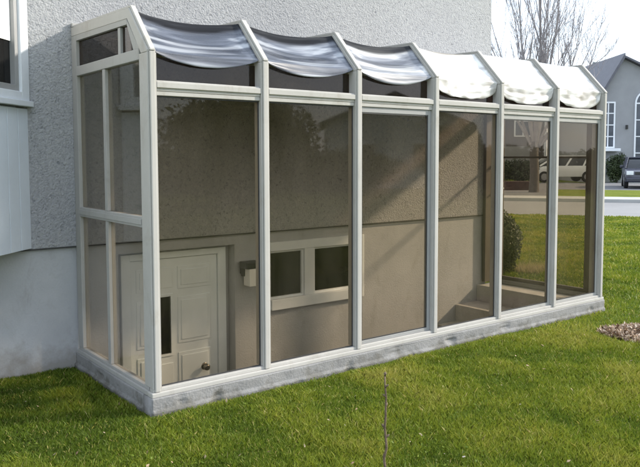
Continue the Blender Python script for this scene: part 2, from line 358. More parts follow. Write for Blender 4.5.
# stucco upper wall: front sheet with a slightly wavy lower edge, as a slab
b = MB(); b.box(XL, XR, D, D + .25, .96, 5.4); b.box(XR - .25, XR, D + .25, 9.5, .96, 5.4); hb(b, 'stucco_wall', M['stucco'])
b = MB(); b.box(XL, XR - .01, D - .006, D - .001, .948, .958); hb(b, 'drip_edge', M['gasket'])
DX0, DX1, DZ1 = 0.33, 1.42, 0.86
VX0, VX1, VZ0, VZ1 = 1.74, 2.945, .21, .85
b = MB(); F0, F1 = D + .02, D + .27
b.box(XL, DX0, F0, F1, FLOOR, .96); b.box(DX0, DX1, F0, F1, DZ1, .96); b.box(DX1, VX0, F0, F1, FLOOR, .96)
b.box(VX0, VX1, F0, F1, FLOOR, VZ0); b.box(VX0, VX1, F0, F1, VZ1, .96); b.box(VX1, XR - .03, F0, F1, FLOOR, .96)
b.box(XR - .28, XR - .03, F1, 9.5, FLOOR, .96); hb(b, 'foundation_wall', M['parging'])
b = MB(); b.prism([(XL - .4, 5.4), (XR + .4, 5.4), (XR + .4, 5.52), (XL - .4, 5.52)], 'y', D - .45, 9.9); hb(b, 'eaves', M['white'])
b = MB(); b.prism([(D - .5, 5.53), (5.4, 7.9), (10.0, 5.53)], 'x', XL - .45, XR + .45); hb(b, 'roof', M['nroof'])
# entry door, set back in the foundation wall
dr = MB(); y = D + .12
z0, z1, x0, x1 = FLOOR + .02, .775, .47, 1.29
LX0, LX1, LZ0, LZ1 = .712, .832, -.055, .445
for a in ((x0, LX0, z0, z1), (LX1, x1, z0, z1), (LX0, LX1, z0, LZ0), (LX0, LX1, LZ1, z1)): dr.box(a[0], a[1], y, y + .045, a[2], a[3])
for px0, px1 in ((.52, .66), (.90, 1.22)):
    for pz0, pz1 in ((.50, .70), (.02, .43), (-.40, -.06), (-1.08, -.48)):
        dr.box(px0, px1, y - .006, y, pz0, pz1, .004); dr.box(px0 + .03, px1 - .03, y - .012, y - .0055, pz0 + .03, pz1 - .03, .004)
dr.box(.70, .85, y - .006, y, .52, .70, .003); dr.box(.70, .85, y - .006, y, -.42, -.14, .003)
door = hb(dr, 'door', M['doorpaint'])
b = MB(); b.box(LX0, LX1, y + .012, y + .02, LZ0, LZ1); b.build('pane', M['darkpane'], door)
b = MB()
for a in ((LX0 - .02, LX0, LZ0 - .02, LZ1 + .02), (LX1, LX1 + .02, LZ0 - .02, LZ1 + .02), (LX0, LX1, LZ0 - .02, LZ0), (LX0, LX1, LZ1, LZ1 + .02)): b.box(a[0], a[1], y - .009, y + .01, a[2], a[3])
b.build('pane_trim', M['doorpaint'], door)
b = MB(); b.tube([(1.15, y + .01, -.225), (1.15, y - .012, -.225), (1.15, y - .013, -.225)], [.034, .034, .02], 16)
b.tube([(1.15, y - .01, -.225), (1.15, y - .03, -.225), (1.15, y - .045, -.225), (1.15, y - .065, -.225), (1.15, y - .07, -.225)], [.012, .014, .03, .028, .012], 16)
b.build('knob', M['brass'], door, smooth=True)
b = MB(); b.box(.385, .465, y - .02, y + .08, FLOOR, .835, .004); b.box(1.295, 1.375, y - .02, y + .08, FLOOR, .835, .004); b.box(.465, 1.295, y - .02, y + .08, .78, .835, .004)
hb(b, 'door_frame', M['doorpaint'])
b = MB(); b.box(.335, .385, y + .01, y + .09, FLOOR, .856); b.box(1.375, 1.415, y + .01, y + .09, FLOOR, .856); b.box(.385, 1.375, y + .01, y + .09, .835, .856); hb(b, 'door_reveal', M['parging'])
# basement slider window
win = MB(); yw = D - .005
win.box(VX0, VX0 + .05, yw, yw + .1, VZ0, VZ1, .004); win.box(VX1 - .06, VX1, yw, yw + .1, VZ0, VZ1, .004)
win.box(VX0 + .05, VX1 - .06, yw, yw + .1, .765, VZ1, .004); win.box(VX0 + .05, VX1 - .06, yw - .02, yw + .1, VZ0, .31, .006)
win.box(2.19, 2.31, yw + .005, yw + .1, .31, .765, .006)
win = hb(win, 'window', M['white']); win['label'] = 'two-pane basement slider window in white frame'
for a, c in ((VX0 + .05, 2.19), (2.31, VX1 - .06)):
    b = MB(); b.box(a, c, yw + .05, yw + .056, .31, .765); b.build('pane', M['darkpane'], win)
    b = MB()
    for q in ((a, a + .02, .31, .765), (c - .02, c, .31, .765), (a + .02, c - .02, .745, .765), (a + .02, c - .02, .31, .33)): b.box(q[0], q[1], yw + .03, yw + .05, q[2], q[3])
    b.build('sash', M['white'], win)
# angled bay on the left: 45 degree facet running out of the wall
BX, BY = -.345, D; BL = 1.6
bay = empty('bay_window', (BX, BY, 0), R(225)); bay.parent = house; bay.location = Vector((BX, BY, 0)) - HO
def bb(mb, name, m, parent=None, **k):      # drawn with the outside at -y, mirrored so that it faces the lawn
    for v in mb.bm.verts: v.co.y *= -1
    return mb.build(name, m, parent or bay, **k)
b = MB(); k = 0
while k * .14 < BL - .14:      # vertical boards with grooves
    b.box(.001 + k * .14, .001 + k * .14 + .134, 0, .03, .965, 2.0, .003); k += 1
b.box(.0, BL, .008, .06, .965, 2.0)
bb(b, 'siding', M['siding'])
b = MB(); b.box(0, BL, .061, .9, .965, 3.9); bb(b, 'bay_core', M['siding'])
b = MB(); b.box(-.01, BL, -.045, .06, 2.015, 2.055, .004); bb(b, 'sill', M['white'])
b = MB(); b.box(.0, .105, -.02, .06, 2.056, 3.6, .006); b.box(.105, BL, -.02, .06, 2.056, 2.12, .006); b.box(.105, BL, -.02, .06, 3.5, 3.6, .006); bb(b, 'frame', M['white'])
b = MB(); b.box(.105, .150, .0, .05, 2.12, 3.5, .004); b.box(.150, BL, .0, .05, 2.12, 2.165, .004); bb(b, 'sash', M['alub'])
b = MB(); b.box(.150, BL, .04, .0465, 2.165, 3.5); bb(b, 'pane', M['darkpane'])
b = MB(); b.box(.153, BL - .02, .030, .036, 2.475, 3.5); bb(b, 'blind', M['blind'])
b = MB(); b.box(.0, BL, -.01, .06, 3.61, 3.9); bb(b, 'fascia', M['white'])

# ------------------------------------------------------------------ wall lamp by the door
lamp = empty('wall_lamp', (1.52, D + .019, .60)); tag(lamp, 'black wall lantern with square frosted glass beside the basement door', 'lamp')
b = MB(); b.box(-.05, .05, -.02, 0, -.01, .10, .005); b.box(-.065, .095, -.15, -.02, .045, .105, .008); b.box(-.05, .02, -.06, -.02, -.03, .045, .004); b.build('bracket', M['black'], lamp)
b = MB(); b.box(-.03, .075, -.14, -.035, -.115, .044, .006); b.build('lamp_glass', M['lampglass'], lamp)

# ------------------------------------------------------------------ steps down into the well
b = MB()
for i in range(6):
    b.box(4.73 - .36 * i if i else 4.73, 4.99 if i == 0 else 5.09 - .36 * i, WY0 + .02, D + .018, FLOOR, .14 - .195 * i - (.0 if i == 0 else .0), .008)
# the treads butt: each lower box stops where the one above begins
b.bm.free(); b = MB()
xs = [4.99, 4.73, 4.36, 4.06, 3.78, 3.50, 3.22]
for i in range(6): b.box(xs[i + 1], xs[i], WY0 + .02, D + .018, FLOOR + .001, .13 - .19 * i, .006)
tag(b.build('steps', M['step']), 'concrete steps going down inside the glass enclosure at its far end', 'steps')

# ------------------------------------------------------------------ the glazed enclosure
NB, BW = 7, .85; NB = 6
LEN = NB * BW   # 5.1
ZC, ZB, ZK, YK, ZT = .118, 2.302, 2.595, .276, 2.62
enc = empty('sunroom', (LEN / 2, 0, 0)); EO = Vector(enc.location)
tag(enc, 'long glass and aluminium lean-to enclosure with sloped roof against the house wall', 'sunroom')
def eb(mb, name, m, parent=None, **k):
    o = mb.build(name, m, parent or enc, **k)
    if not parent: o.location = -EO
    return o
# rough curb
def curb(x0, x1, y0, y1):
    bm = bmesh.new(); L_ = max(x1 - x0, y1 - y0); n = int(L_ / .012)
    along_x = (x1 - x0) > (y1 - y0); prof = []
    zs = [-.25, -.03] + [ZC * j / 12 for j in range(0, 13)]
    for i in range(n + 1):
        t = i / n; ring = []
        for s_, z in [(0, z_) for z_ in zs] + [(1, ZC), (1, -1.19)]:
            p = Vector((x0 + (x1 - x0) * t, y0 + (y1 - y0) * s_, z)) if along_x else Vector((x0 + (x1 - x0) * s_, y0 + (y1 - y0) * t, z))
            if s_ == 0:
                d = mnoise.noise(p * 3) * .009 + mnoise.noise(p * 11) * .003
                chip = max(0, mnoise.noise(Vector((p.x * 6, p.y * 6, 7 + z * 5))) - .22) * .07
                d -= chip * (1 if z < .07 else .3)
                if z < .03: d += .012
                if z >= ZC - .001: d *= .3
                if along_x: p.y -= .004 + d
                else: p.x -= .004 + d
            ring.append(bm.verts.new(p))
        prof.append(ring)
    for A, B in zip(prof, prof[1:]):
        for k in range(len(A)): bm.faces.new((A[k], A[(k + 1) % len(A)], B[(k + 1) % len(B)], B[k]))
    bm.faces.new(prof[0]); bm.faces.new(prof[-1][::-1])
    m = MB(); m.bm.free(); m.bm = bm; return m
eb(curb(-.03, LEN + .03, -.03, .10), 'curb', M['concrete'], smooth=True)
eb(curb(-.027, .10, .101, D + .018), 'curb', M['concrete'], smooth=True)
b = MB(); b.box(LEN - .09, LEN + .028, .101, D - .001, -1.19, ZC, .006); eb(b, 'curb', M['concrete'])
# sills
b = MB(); b.box(-.025, LEN + .025, -.028, .05, ZC + .001, .150, .006); b.box(-.01, LEN + .01, -.012, .04, .150, .172, .004); eb(b, 'sill', M['aluedge'])
b = MB(); b.box(-.025, .05, .052, D - .002, ZC + .001, .152, .006); b.box(-.01, .04, .052, D - .002, .152, .172, .004); eb(b, 'sill', M['alu'])
b = MB(); b.box(LEN - .05, LEN + .025, .052, D - .002, ZC + .001, .152, .006); b.box(LEN - .04, LEN + .01, .052, D - .002, .152, .172, .004); eb(b, 'sill', M['alu'])
# posts with their rafters
for i in range(NB + 1):
    x = i * BW; end = i in (0, NB)
    xa, xb = (x - .012, x + .048) if i == 0 else ((x - .048, x + .012) if i == NB else (x - .032, x + .032))
    b = MB(); b.box(xa, xb, -.008, .075 if not end else .11, .173, ZB - .012, .005)
    b.box(xa + .012, xb - .012, -.026, -.0085, .152, ZB - .004, .006)
    b.box(xa - .0, xa + .010, -.014, -.0085, .173, ZB - .012); b.box(xb - .010, xb, -.014, -.0085, .173, ZB - .012)
    eb(b, 'post', M['aluedge'])
    b = MB(); xc = (xa + xb) / 2; wd = xb - xa
    p0, p1, p2 = Vector((xc, .012, ZB - .01)), Vector((xc, YK, ZK - .022)), Vector((xc, D - .002, ZT - .022))
    # outline of the rafter in the y-z plane, so the knee is one clean mitre
    o_out = [(-.012, ZB - .011), (-.012, ZB + .004), (YK - .012, ZK + .006), (D - .002, ZT + .008)]
    th = .06
    o_in = [(D - .002, ZT - th), (YK + .012, ZK - th), (.075, ZB - .03 + .01), (.075, ZB - .011)]
    b.prism(o_out + o_in, 'x', xa + .001, xb - .001, .003)
    cap = [(-.030, ZB - .003), (-.030, ZB + .008), (YK - .020, ZK + .024), (D - .004, ZT + .024), (D - .004, ZT + .009), (YK - .011, ZK + .0075), (-.0135, ZB + .0045), (-.0135, ZB - .003)]
    b.prism(cap, 'x', xa + .012, xb - .012, .003)
    eb(b, 'rafter', M['aluedge'])
def bays(): return [(i * BW + (.048 if i == 0 else .032), (i + 1) * BW - (.048 if i == NB - 1 else .032)) for i in range(NB)]
for i, (a, c) in enumerate(bays()):
    a += .001; c -= .001
    b = MB(); b.box(a, c, -.004, .06, 2.055, 2.122, .006); b.box(a, c, -.016, -.0045, 2.075, 2.112, .004); b.box(a, c, .0, .05, 2.028, 2.0545, .004); eb(b, 'eave_beam', M['aluedge'])
    sash = i in (2, 4, 5)
    if sash:
        b = MB(); b.box(a, a + .02, .012, .05, .173, 2.027, .003); b.box(c - .035, c, .012, .05, .173, 2.027, .003)
        b.box(a + .02, c - .035, .012, .05, 1.985, 2.027, .003); b.box(a + .02, c - .035, .012, .05, .173, .20, .003)
        eb(b, 'sash', M['alub'] if i == 2 else M['alu']); pa, pc, pz0, pz1 = a + .021, c - .036, .201, 1.984
    else: pa, pc, pz0, pz1 = a, c, .173, 2.027
    b = MB()
    for q in ((pa, pa + .008, pz0, pz1), (pc - .008, pc, pz0, pz1), (pa + .008, pc - .008, pz0, pz0 + .008), (pa + .008, pc - .008, pz1 - .008, pz1)): b.box(q[0], q[1], .016, .022, q[2], q[3])
    eb(b, 'gasket', M['gasket'])
    b = MB(); b.box(pa, pc, .024, .030, pz0, pz1); eb(b, 'window_pane', M['glass'])
    b = MB(); b.box(a, c, .062, .068, 2.123, ZB - .03); eb(b, 'clerestory_pane', M['glassdark'])

# roof sheets: one sagging sheet per bay, from the eave over the knee back to the wall
for i, (a, c) in enumerate(bays()):
    a += .001; c -= .001; white = i >= 3
    drop = (.075, .08, .085, .160, .172, .172)[i]; sagk = (.05, .055, .05, .035, .0, .0)[i]; trough = (.05, .055, .055, .05, .035, .03)[i]
    bm = bmesh.new(); sm = bm.verts.layers.float.new('shade_grime'); NU, rows = 40, []
    nf = Vector((0, -.727, .686)).normalized()
    path = [(v, Vector((0, .012 + (YK - .012) * v, ZB + .002 + (ZK - .006 - ZB) * v))) for v in np.linspace(0, 1, 22)]
    wob = .004 if not white else .016
    VS = [(-1 + .125 * q) for q in range(8)] + [p for p, _ in path] + [1 + .1 * q for q in range(1, 11)]
    for v in VS:
        row = []
        for u in np.linspace(0, 1, NU + 1):
            sg = math.sin(math.pi * u) ** (.75 if (v >= 0 or i < 3) else .26) if 0 < u < 1 else 0
            x = a + (c - a) * u
            if v < 0:
                t = -v; base = Vector((x, .012, ZB + .002)) + Vector((0, .0, -drop * t)) * sg
                off = Vector((0, min(.034, trough * .5) * sg * (1 - t * .6), -.0))
                p = base + off
            elif v <= 1:
                base = Vector((x, .012 + (YK - .012) * v, ZB + .002 + (ZK - .006 - ZB) * v))
                depth = trough * (.5 + .9 * math.sin(math.pi * v)) * (1 - v) + sagk * v
                p = base + (Vector((0, min(.034, trough * .5), 0)) * sg * (1 - v)) - nf * depth * sg * min(1, v * 2) + Vector((0, 0, 0))
            else:
                t = v - 1; base = Vector((x, YK + (D - .006 - YK) * t, ZK - .006 + (ZT - ZK) * t)); p = base - Vector((0, 0, 1)) * sagk * sg * (1 - .2 * t) * (1 if t < .95 else .8)
            nn = mnoise.noise(Vector((x * 1.6, v * 7 + i * 9, .3))) * wob + mnoise.noise(Vector((x * 9, v * 9 + i * 5, 2.3))) * wob * (1.2 if white and v < .2 else .3)
            if 0 < u < 1: p = p - nf * nn * min(1, 6 * min(u, 1 - u))
            row.append(bm.verts.new(p))
        rows.append((v, row))
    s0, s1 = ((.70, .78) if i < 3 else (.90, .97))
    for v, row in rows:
        for q_, vert in enumerate(row): vert[sm] = (.75 * max(0, mnoise.noise(Vector((q_ * .22, v * 2.2, i * 3.1))) + .35) * min(1, max(0, .22 - v) * 4)) if (i > 3 or (i == 3 and v < .5)) else min(1, max(0, (v - .10 * (1 - math.sin(math.pi * q_ / NU)) - s0) / (s1 - s0))) * .92  # painted dark band near the knee; grime low on the white sheets
    for (v0, A), (v1, B) in zip(rows, rows[1:]):
        for k in range(NU):
            fce = bm.faces.new((A[k], A[k + 1], B[k + 1], B[k]))
    bmesh.ops.recalc_face_normals(bm, faces=bm.faces)
    me = bpy.data.meshes.new('roof_sheet'); bm.to_mesh(me); bm.free(); me.materials.append(M['film_glare' if white else 'film_halfglare' if i == 2 else 'film_clear']); me.shade_smooth()
    o = bpy.data.objects.new('roof_sheet', me); COL.objects.link(o); o.parent = enc; o.location = -EO
    sol = o.modifiers.new('thickness', 'SOLIDIFY'); sol.thickness = .006; sol.offset = -1
    o['label'] = 'white crumpled roof sheet with painted sun glare' if white else 'sagging blue grey roof sheet with painted sky reflection and dark band'
b = MB(); b.box(4.80, LEN - .055, D - .045, D - .003, .16, ZT - .1, .004); eb(b, 'wall_jamb', M['bronze'])
# ledger along the wall
b = MB(); b.box(-.012, LEN, D - .03, D - .003, ZT + .010, ZT + .04, .004); eb(b, 'wall_flashing', M['alu'])
# the two end walls
def end_wall(x0, x1, xg, left):
    xi, xo = x0, x1
    # back post
    wdt = .10 if left else .035
    b = MB(); b.box(xi, xo, D - .003 - wdt, D - .003, .173, ZT - .062, .004); eb(b, 'end_post', M['alu'] if left else M['bronze'])
    yb = D - .003 - wdt; yf = .111
    b = MB(); b.box(xi, xo, yf, yb, 2.255, 2.325, .004); eb(b, 'end_rail', M['alu'])
    b = MB(); b.prism([(YK + .02, 2.50), (yb, 2.518), (yb, ZT - .063), (YK + .02, ZK - .061)], 'x', xi + .002, xo - .002); eb(b, 'end_top_beam', M['alu'])
    b = MB(); b.prism([(.078, 2.326), (.20, 2.326), (YK + .02, 2.50), (YK + .02, ZK - .063), (.12, 2.335)], 'x', xi + .003, xo - .003); eb(b, 'end_gusset', M['alu'])
    b = MB(); b.box(xi + .008, xo - .008, .42, .46, 2.326, 2.499, .003); eb(b, 'gable_divider', M['alu'])
    # gable glass (trapezoid) in two lights
    b = MB(); b.prism([(.461, 2.326), (yb, 2.326), (yb, 2.516), (.461, 2.502)], 'x', xg, xg + .006); eb(b, 'gable_pane', M['glassdark'])
    b = MB(); b.prism([(.201, 2.326), (.419, 2.326), (.419, 2.499), (.300, 2.499)], 'x', xg, xg + .006); eb(b, 'gable_pane', M['glassdark'])
    if left:
        b = MB(); b.box(xi, xo, yf, yb, 1.195, 1.265, .004); b.box(xi - .006, xi, yf, yb, 1.212, 1.248, .002); eb(b, 'end_rail', M['alu'])
        b = MB(); b.box(xi + .004, xo - .004, .695, .745, .173, 1.194, .004); b.box(xi + .004, xo - .004, .695, .745, 1.266, 2.254, .004); eb(b, 'mullion', M['alu'])
        for ya, yc in ((yf, .694), (.746, yb)):
            for za, zc in ((.173, 1.194), (1.266, 2.254)):
                b = MB(); b.box(xg, xg + .006, ya, yc, za, zc); eb(b, 'window_pane', M['glassend'])
    else:
        b = MB(); b.box(xi, xo, yf, .145, .173, 2.254, .004); eb(b, 'door_jamb', M['bronze'])
        da, dc = .150, yb - .005; x_a, x_b = xi + .012, xo - .012
        b = MB(); b.box(x_a, x_b, da, da + .03, .176, 2.25, .003); b.box(x_a, x_b, dc - .03, dc, .176, 2.25, .003)
        b.box(x_a, x_b, da + .03, dc - .03, 2.19, 2.25, .003); b.box(x_a, x_b, da + .03, dc - .03, .176, .215, .003); b.box(x_a, x_b, da + .03, dc - .03, 1.622, 1.645, .003)
        dd = eb(b, 'glazed_door', M['bronze'])
        for za, zc in ((.215, 1.622), (1.645, 2.19)):
            b = MB(); b.box(xg, xg + .006, da + .03, dc - .03, za, zc); b.build('pane', M['glass'], dd)
        b = MB(); b.box(x_a - .012, x_a, dc - .045, dc - .01, 1.2, 1.34, .004); b.tube([(x_a - .012, dc - .028, 1.27), (x_a - .05, dc - .028, 1.27), (x_a - .05, dc - .09, 1.27)], .009, 8); b.build('handle', M['white'], dd)
end_wall(-.012, .048, .014, True)
end_wall(LEN - .048, LEN + .012, LEN - .02, False)

# ------------------------------------------------------------------ lawn grass (far too many blades to count)
def keep(x, y):
    k = ~((x > -.045) & (x < LEN + .045) & (y > -.045) & (y < 9.6)) & ~((y > D + .01) & (x < 4.93))
    n = x * RN.x + y * RN.y; k &= n < 17.15
    return k
def blades(N, dmin, dmax, h0, h1, w0, w1, power, a0=-30, a1=30):
    t = rng.random(N); d = (dmin ** power + t * (dmax ** power - dmin ** power)) ** (1 / power)
    a = R(YAW) + np.radians(a0 + (a1 - a0) * rng.random(N))
    x = C0.x + d * np.sin(a); y = C0.y + d * np.cos(a); k = keep(x, y)
    x, y, d = x[k], y[k], d[k]; n = len(x)
    cl = vnoise(x, y, 3.1, 1); cl2 = vnoise(x, y, 9.0, 2); br = vnoise(x, y, .7, 3)
    bare = ((x - 4.42) / .40) ** 2 + ((y + .80) / .30) ** 2 < .8 + .5 * vnoise(x, y, 8, 5)
    k = ~(bare & (rng.random(n) < .88)); x, y, d, cl, cl2, br = (q[k] for q in (x, y, d, cl, cl2, br)); n = len(x)
    dc = np.maximum(np.maximum(-x, x - LEN), -y); edge = np.clip(.30 + dc / .22, .3, 1); edge = np.where((x < 0) & (y > 0), np.clip(.3 + np.minimum(-x, D - y + .1) / .22, .3, 1), edge)
    f = (d - dmin) / (dmax - dmin)
    h = (h0 + (h1 - h0) * rng.random(n)) * (.45 + .7 * cl + .45 * cl2) * edge; wd = (w0 + (w1 - w0) * f) * (.7 + .6 * rng.random(n))
    th = rng.random(n) * 2 * np.pi; lean = .25 + .75 * rng.random(n); la = rng.random(n) * 2 * np.pi + cl2 * 3
    cx, sy = np.cos(th) * wd / 2, np.sin(th) * wd / 2; lx, ly = np.cos(la) * lean * h, np.sin(la) * lean * h
    z = np.zeros(n) - .004
    V = np.stack([np.stack([x - cx, y - sy, z], 1), np.stack([x + cx, y + sy, z], 1),
                  np.stack([x + cx * .7 + lx * .4, y + sy * .7 + ly * .4, h * .62], 1),
                  np.stack([x + lx, y + ly, h], 1),
                  np.stack([x - cx * .7 + lx * .4, y - sy * .7 + ly * .4, h * .62], 1)], 1)
    tone = -.08 + .34 * br + .50 * cl + .18 * cl2 + .30 * (rng.random(n) - .4)
    tone = np.where(rng.random(n) < .05, .8 + .2 * rng.random(n), np.clip(tone, 0, .8))
    return V, tone
A1, t1 = blades(380000, 2.1, 7.0, .018, .045, .0035, .006, 1.25, -29, 29)
A2, t2 = blades(150000, 7.0, 22.0, .022, .05, .009, .03, 1.3, -3, 29)
A3, t3 = blades(40000, 3.4, 6.0, .018, .045, .004, .006, 2.0, -42, -20)
gr = soup('lawn_grass', np.concatenate([A1, A2, A3]), 5, np.concatenate([t1, t2, t3]), M['grass'])
tag(gr, 'short green lawn grass around the glass enclosure', 'grass', kind='stuff')

# bare patch of dead leaves / chips near the far corner
n = 4200; a = rng.random(n) * 2 * np.pi; q = rng.random(n) ** .62 * (.75 + .5 * vnoise(np.cos(a) + 3, np.sin(a) + 3, 2.2, 6))
px = 4.42 + np.cos(a) * q * .42; py = -.80 + np.sin(a) * q * .31; pz = .006 + .04 * np.clip(1 - q, 0, 1) * rng.random(n)
def flakes(px, py, pz, s0, s1, tilt=.6):
    n = len(px); s = s0 + (s1 - s0) * rng.random(n); th = rng.random(n) * 2 * np.pi; e = rng.normal(0, tilt, (n, 2))
    ux = np.stack([np.cos(th), np.sin(th), e[:, 0]], 1) * s[:, None]; vx = np.stack([-np.sin(th), np.cos(th), e[:, 1]], 1) * s[:, None] * .5
    c = np.stack([px, py, pz], 1); return np.stack([c - ux - vx * .4, c - vx, c + ux, c + vx], 1)
V = flakes(px, py, pz + .008, .006, .03, .8); tag(soup('dead_leaves', V, 4, rng.random(n), M['dry']), 'patch of dry brown leaves on the lawn near the far corner', 'dead leaves', kind='stuff')

n = 420; a = R(YAW) + np.radians(-28 + 56 * rng.random(n)); q = 2.3 + 8 * rng.random(n) ** 1.3; X = C0.x + q * np.sin(a); Y = C0.y + q * np.cos(a); k = keep(X, Y); X, Y = X[k], Y[k]
V = flakes(X, Y, .022 + .012 * rng.random(len(X)), .006, .016, .5); tag(soup('fallen_leaves', V, 4, rng.random(len(X)), M['dry']), 'small dead leaves scattered over the whole lawn', 'fallen leaves', kind='stuff')
n = 26000; a = R(YAW) + np.radians(-29 + 58 * rng.random(n)); q = 2.3 + 7 * rng.random(n) ** 1.2; X = C0.x + q * np.sin(a); Y = C0.y + q * np.cos(a); k = keep(X, Y) & (vnoise(X, Y, 2.6, 9) > .66) & (rng.random(n) < .8); X, Y = X[k], Y[k]
V = flakes(X, Y, .014 + .018 * rng.random(len(X)), .006, .012, .35); tag(soup('clover', V, 4, .05 + .35 * rng.random(len(X)), M['grass']), 'patches of low clover and broad-leaved weeds in the lawn', 'clover', kind='stuff')

# ------------------------------------------------------------------ sapling twig in the foreground
tw = MB(); P = [Vector((.50 + .006 * math.sin(k * 1.7) , -1.62 + .005 * math.cos(k * 2.3), -.02 + .052 * k)) for k in range(12)]
tw.tube(P, [.0075 - .0003 * k for k in range(12)], 8)
for k in (3, 5, 6, 8, 9, 10): 
    d_ = Vector((math.cos(k * 2.4), math.sin(k * 2.4), .9)).normalized(); tw.tube([P[k], P[k] + d_ * .014, P[k] + d_ * .024], [.006, .0055, .002], 6)
tw.tube([P[11], P[11] + Vector((.002, 0, .012)), P[11] + Vector((.003, 0, .022))], [.0045, .008, .003], 8)
tag(tw.build('sapling_twig', M['twig'], smooth=True), 'thin leafless brown twig standing upright in the lawn in the foreground', 'twig')

# ------------------------------------------------------------------ leafy things
def crown(parent, m, c, rad, n, size, seed, name='crown', lobes=9):
    r_ = np.random.default_rng(seed); c = np.array(c, float); rad = np.array(rad, float)
    lc = r_.normal(0, 1, (lobes, 3)); lc /= np.linalg.norm(lc, axis=1)[:, None]; lc = lc * rad * .62; lr = .36 + .25 * r_.random(lobes)
    k = r_.integers(0, lobes, n); dv = r_.normal(0, 1, (n, 3)); dv /= np.linalg.norm(dv, axis=1)[:, None]
    rr = (r_.random(n)) ** .4; p = c + lc[k] + dv * rad * lr[k][:, None] * rr[:, None]
    p[:, 2] = np.maximum(p[:, 2], .02); s = size * (.6 + .8 * r_.random(n))
    u = r_.normal(0, 1, (n, 3)); u /= np.linalg.norm(u, axis=1)[:, None]; v = np.cross(u, dv); v /= (np.linalg.norm(v, axis=1)[:, None] + 1e-6)
    u *= s[:, None]; v *= s[:, None] * .5
    V = np.stack([p - u, p - v, p + u, p + v], 1); tone = np.clip(.5 * r_.random(n) + .5 * r_.random(lobes)[k], 0, 1)
    return soup(name, V, 4, tone, m, parent)
sh = empty('round_shrub', (6.3, 2.3, 0)); tag(sh, 'rounded dark shrub on the lawn beyond the far end of the enclosure', 'shrub')
crown(sh, M['shrubleaf'], (0, 0, .44), (.30, .30, .45), 16000, .024, 3, lobes=34)
b = MB(); b.tube([(0, 0, -.02), (.01, 0, .2), (0, .02, .5)], [.03, .025, .012], 7)
for k in range(7): b.tube([(0, 0, .12 + .04 * k), (.12 * math.cos(k * 2), .12 * math.sin(k * 2), .3 + .06 * k)], [.012, .004], 5)
b.build('trunk', M['bark'], sh)
n = 900; a = rng.random(n) * 2 * np.pi; q = np.sqrt(rng.random(n)); X = 6.75 + np.cos(a) * q * .30; Y = 2.05 + np.sin(a) * q * .24
la = rng.random(n) * 2 * np.pi; h = .05 + .12 * rng.random(n); ll = .03 + .10 * rng.random(n)
V = np.stack([np.stack([X - .003, Y, 0 * X], 1), np.stack([X + .003, Y, 0 * X], 1), np.stack([X + np.cos(la) * ll, Y + np.sin(la) * ll, h], 1)], 1)
tag(soup('dry_perennial', V, 3, rng.random(n), M['straw']), 'clump of dry straw-coloured stalks beside the rounded shrub', 'plant')

# ------------------------------------------------------------------ bare tree across the street
def tree_branches(b, p, d, L_, r, depth, rnd):
    segs = 4; pts = [p.copy()]; rs = [r]; dd = d.copy()
    for s in range(segs):
        dd = (dd + Vector((rnd.uniform(-.09, .09), rnd.uniform(-.09, .09), .07))).normalized()
        pts.append(pts[-1] + dd * L_ / segs); rs.append(r * (1 - .45 * (s + 1) / segs))
    b.tube(pts, rs, 6 if r > .03 else 4 if r > .012 else 3, cap=False)
    if depth == 0: return
    nch = rnd.choice((3, 3, 4)) if depth > 1 else 5
    for k in range(nch):
        t = rnd.uniform(.3, 1.0) if k else 1.0; idx = t * segs; i0 = min(int(idx), segs - 1); q = pts[i0].lerp(pts[i0 + 1], idx - i0)
        rr = rs[i0] * rnd.uniform(.5, .75); ang = rnd.uniform(.25, .70) if k else rnd.uniform(.05, .2); az = rnd.uniform(0, 2 * math.pi)
        o_ = dd.orthogonal().normalized(); o2 = dd.cross(o_); nd_ = (dd * math.cos(ang) + (o_ * math.cos(az) + o2 * math.sin(az)) * math.sin(ang)); nd_.z += .12
        tree_branches(b, q, nd_.normalized(), L_ * rnd.uniform(.5, .75), max(rr, .0055), depth - 1, rnd)
tp = lot(9.2, 31.0); tr = empty('bare_tree', tp, LOTROT); tag(tr, 'tall leafless tree with many upright branches across the street', 'tree')
b = MB(); b.tube([(0, 0, -.1), (0, 0, .15), (.02, 0, .9), (-.02, .02, 1.8), (0, 0, 2.3)], [.30, .22, .19, .18, .18], 12); b.build('trunk', M['bark'], tr, smooth=True)
rnd = random.Random(12); b = MB()
for ax_, ay_, l_, r_ in ((-.42, .1, 3.3, .085), (-.24, -.15, 3.6, .10), (-.10, .2, 3.4, .085), (.04, 0, 3.9, .14), (.16, -.1, 3.6, .10), (.30, .12, 3.4, .09), (.55, -.05, 3.2, .08), (.0, .35, 3.2, .08), (.1, -.35, 3.2, .08), (.80, .2, 3.0, .075), (-.66, -.1, 2.9, .07), (.95, -.2, 2.6, .06)):
    tree_branches(b, Vector((ax_ * .25, ay_ * .25, 1.9 + .3 * rnd.random())), Vector((ax_, ay_, 1)).normalized(), l_, r_ * .85, 4, rnd)
b.build('branches', M['branch'], tr)

# ------------------------------------------------------------------ neighbouring house
nh = empty('neighbour_house', lot(21.3, 44.0), LOTROT); nh.location.z = .1
tag(nh, 'grey neighbouring house with steep gable and tall white windows across the street', 'house')
ox = -21.5     # local x of lot r=0
def X_(r): return r + ox
L0, PK, RB = X_(17.15), X_(18.5), X_(21.6)
b = MB(); b.prism([(L0, -.2), (X_(27.5), -.2), (X_(27.5), 5.9), (RB, 5.95), (PK, 7.45), (L0, 5.15)], 'y', 0, 9); b.build('wall', M['nwall'], nh)
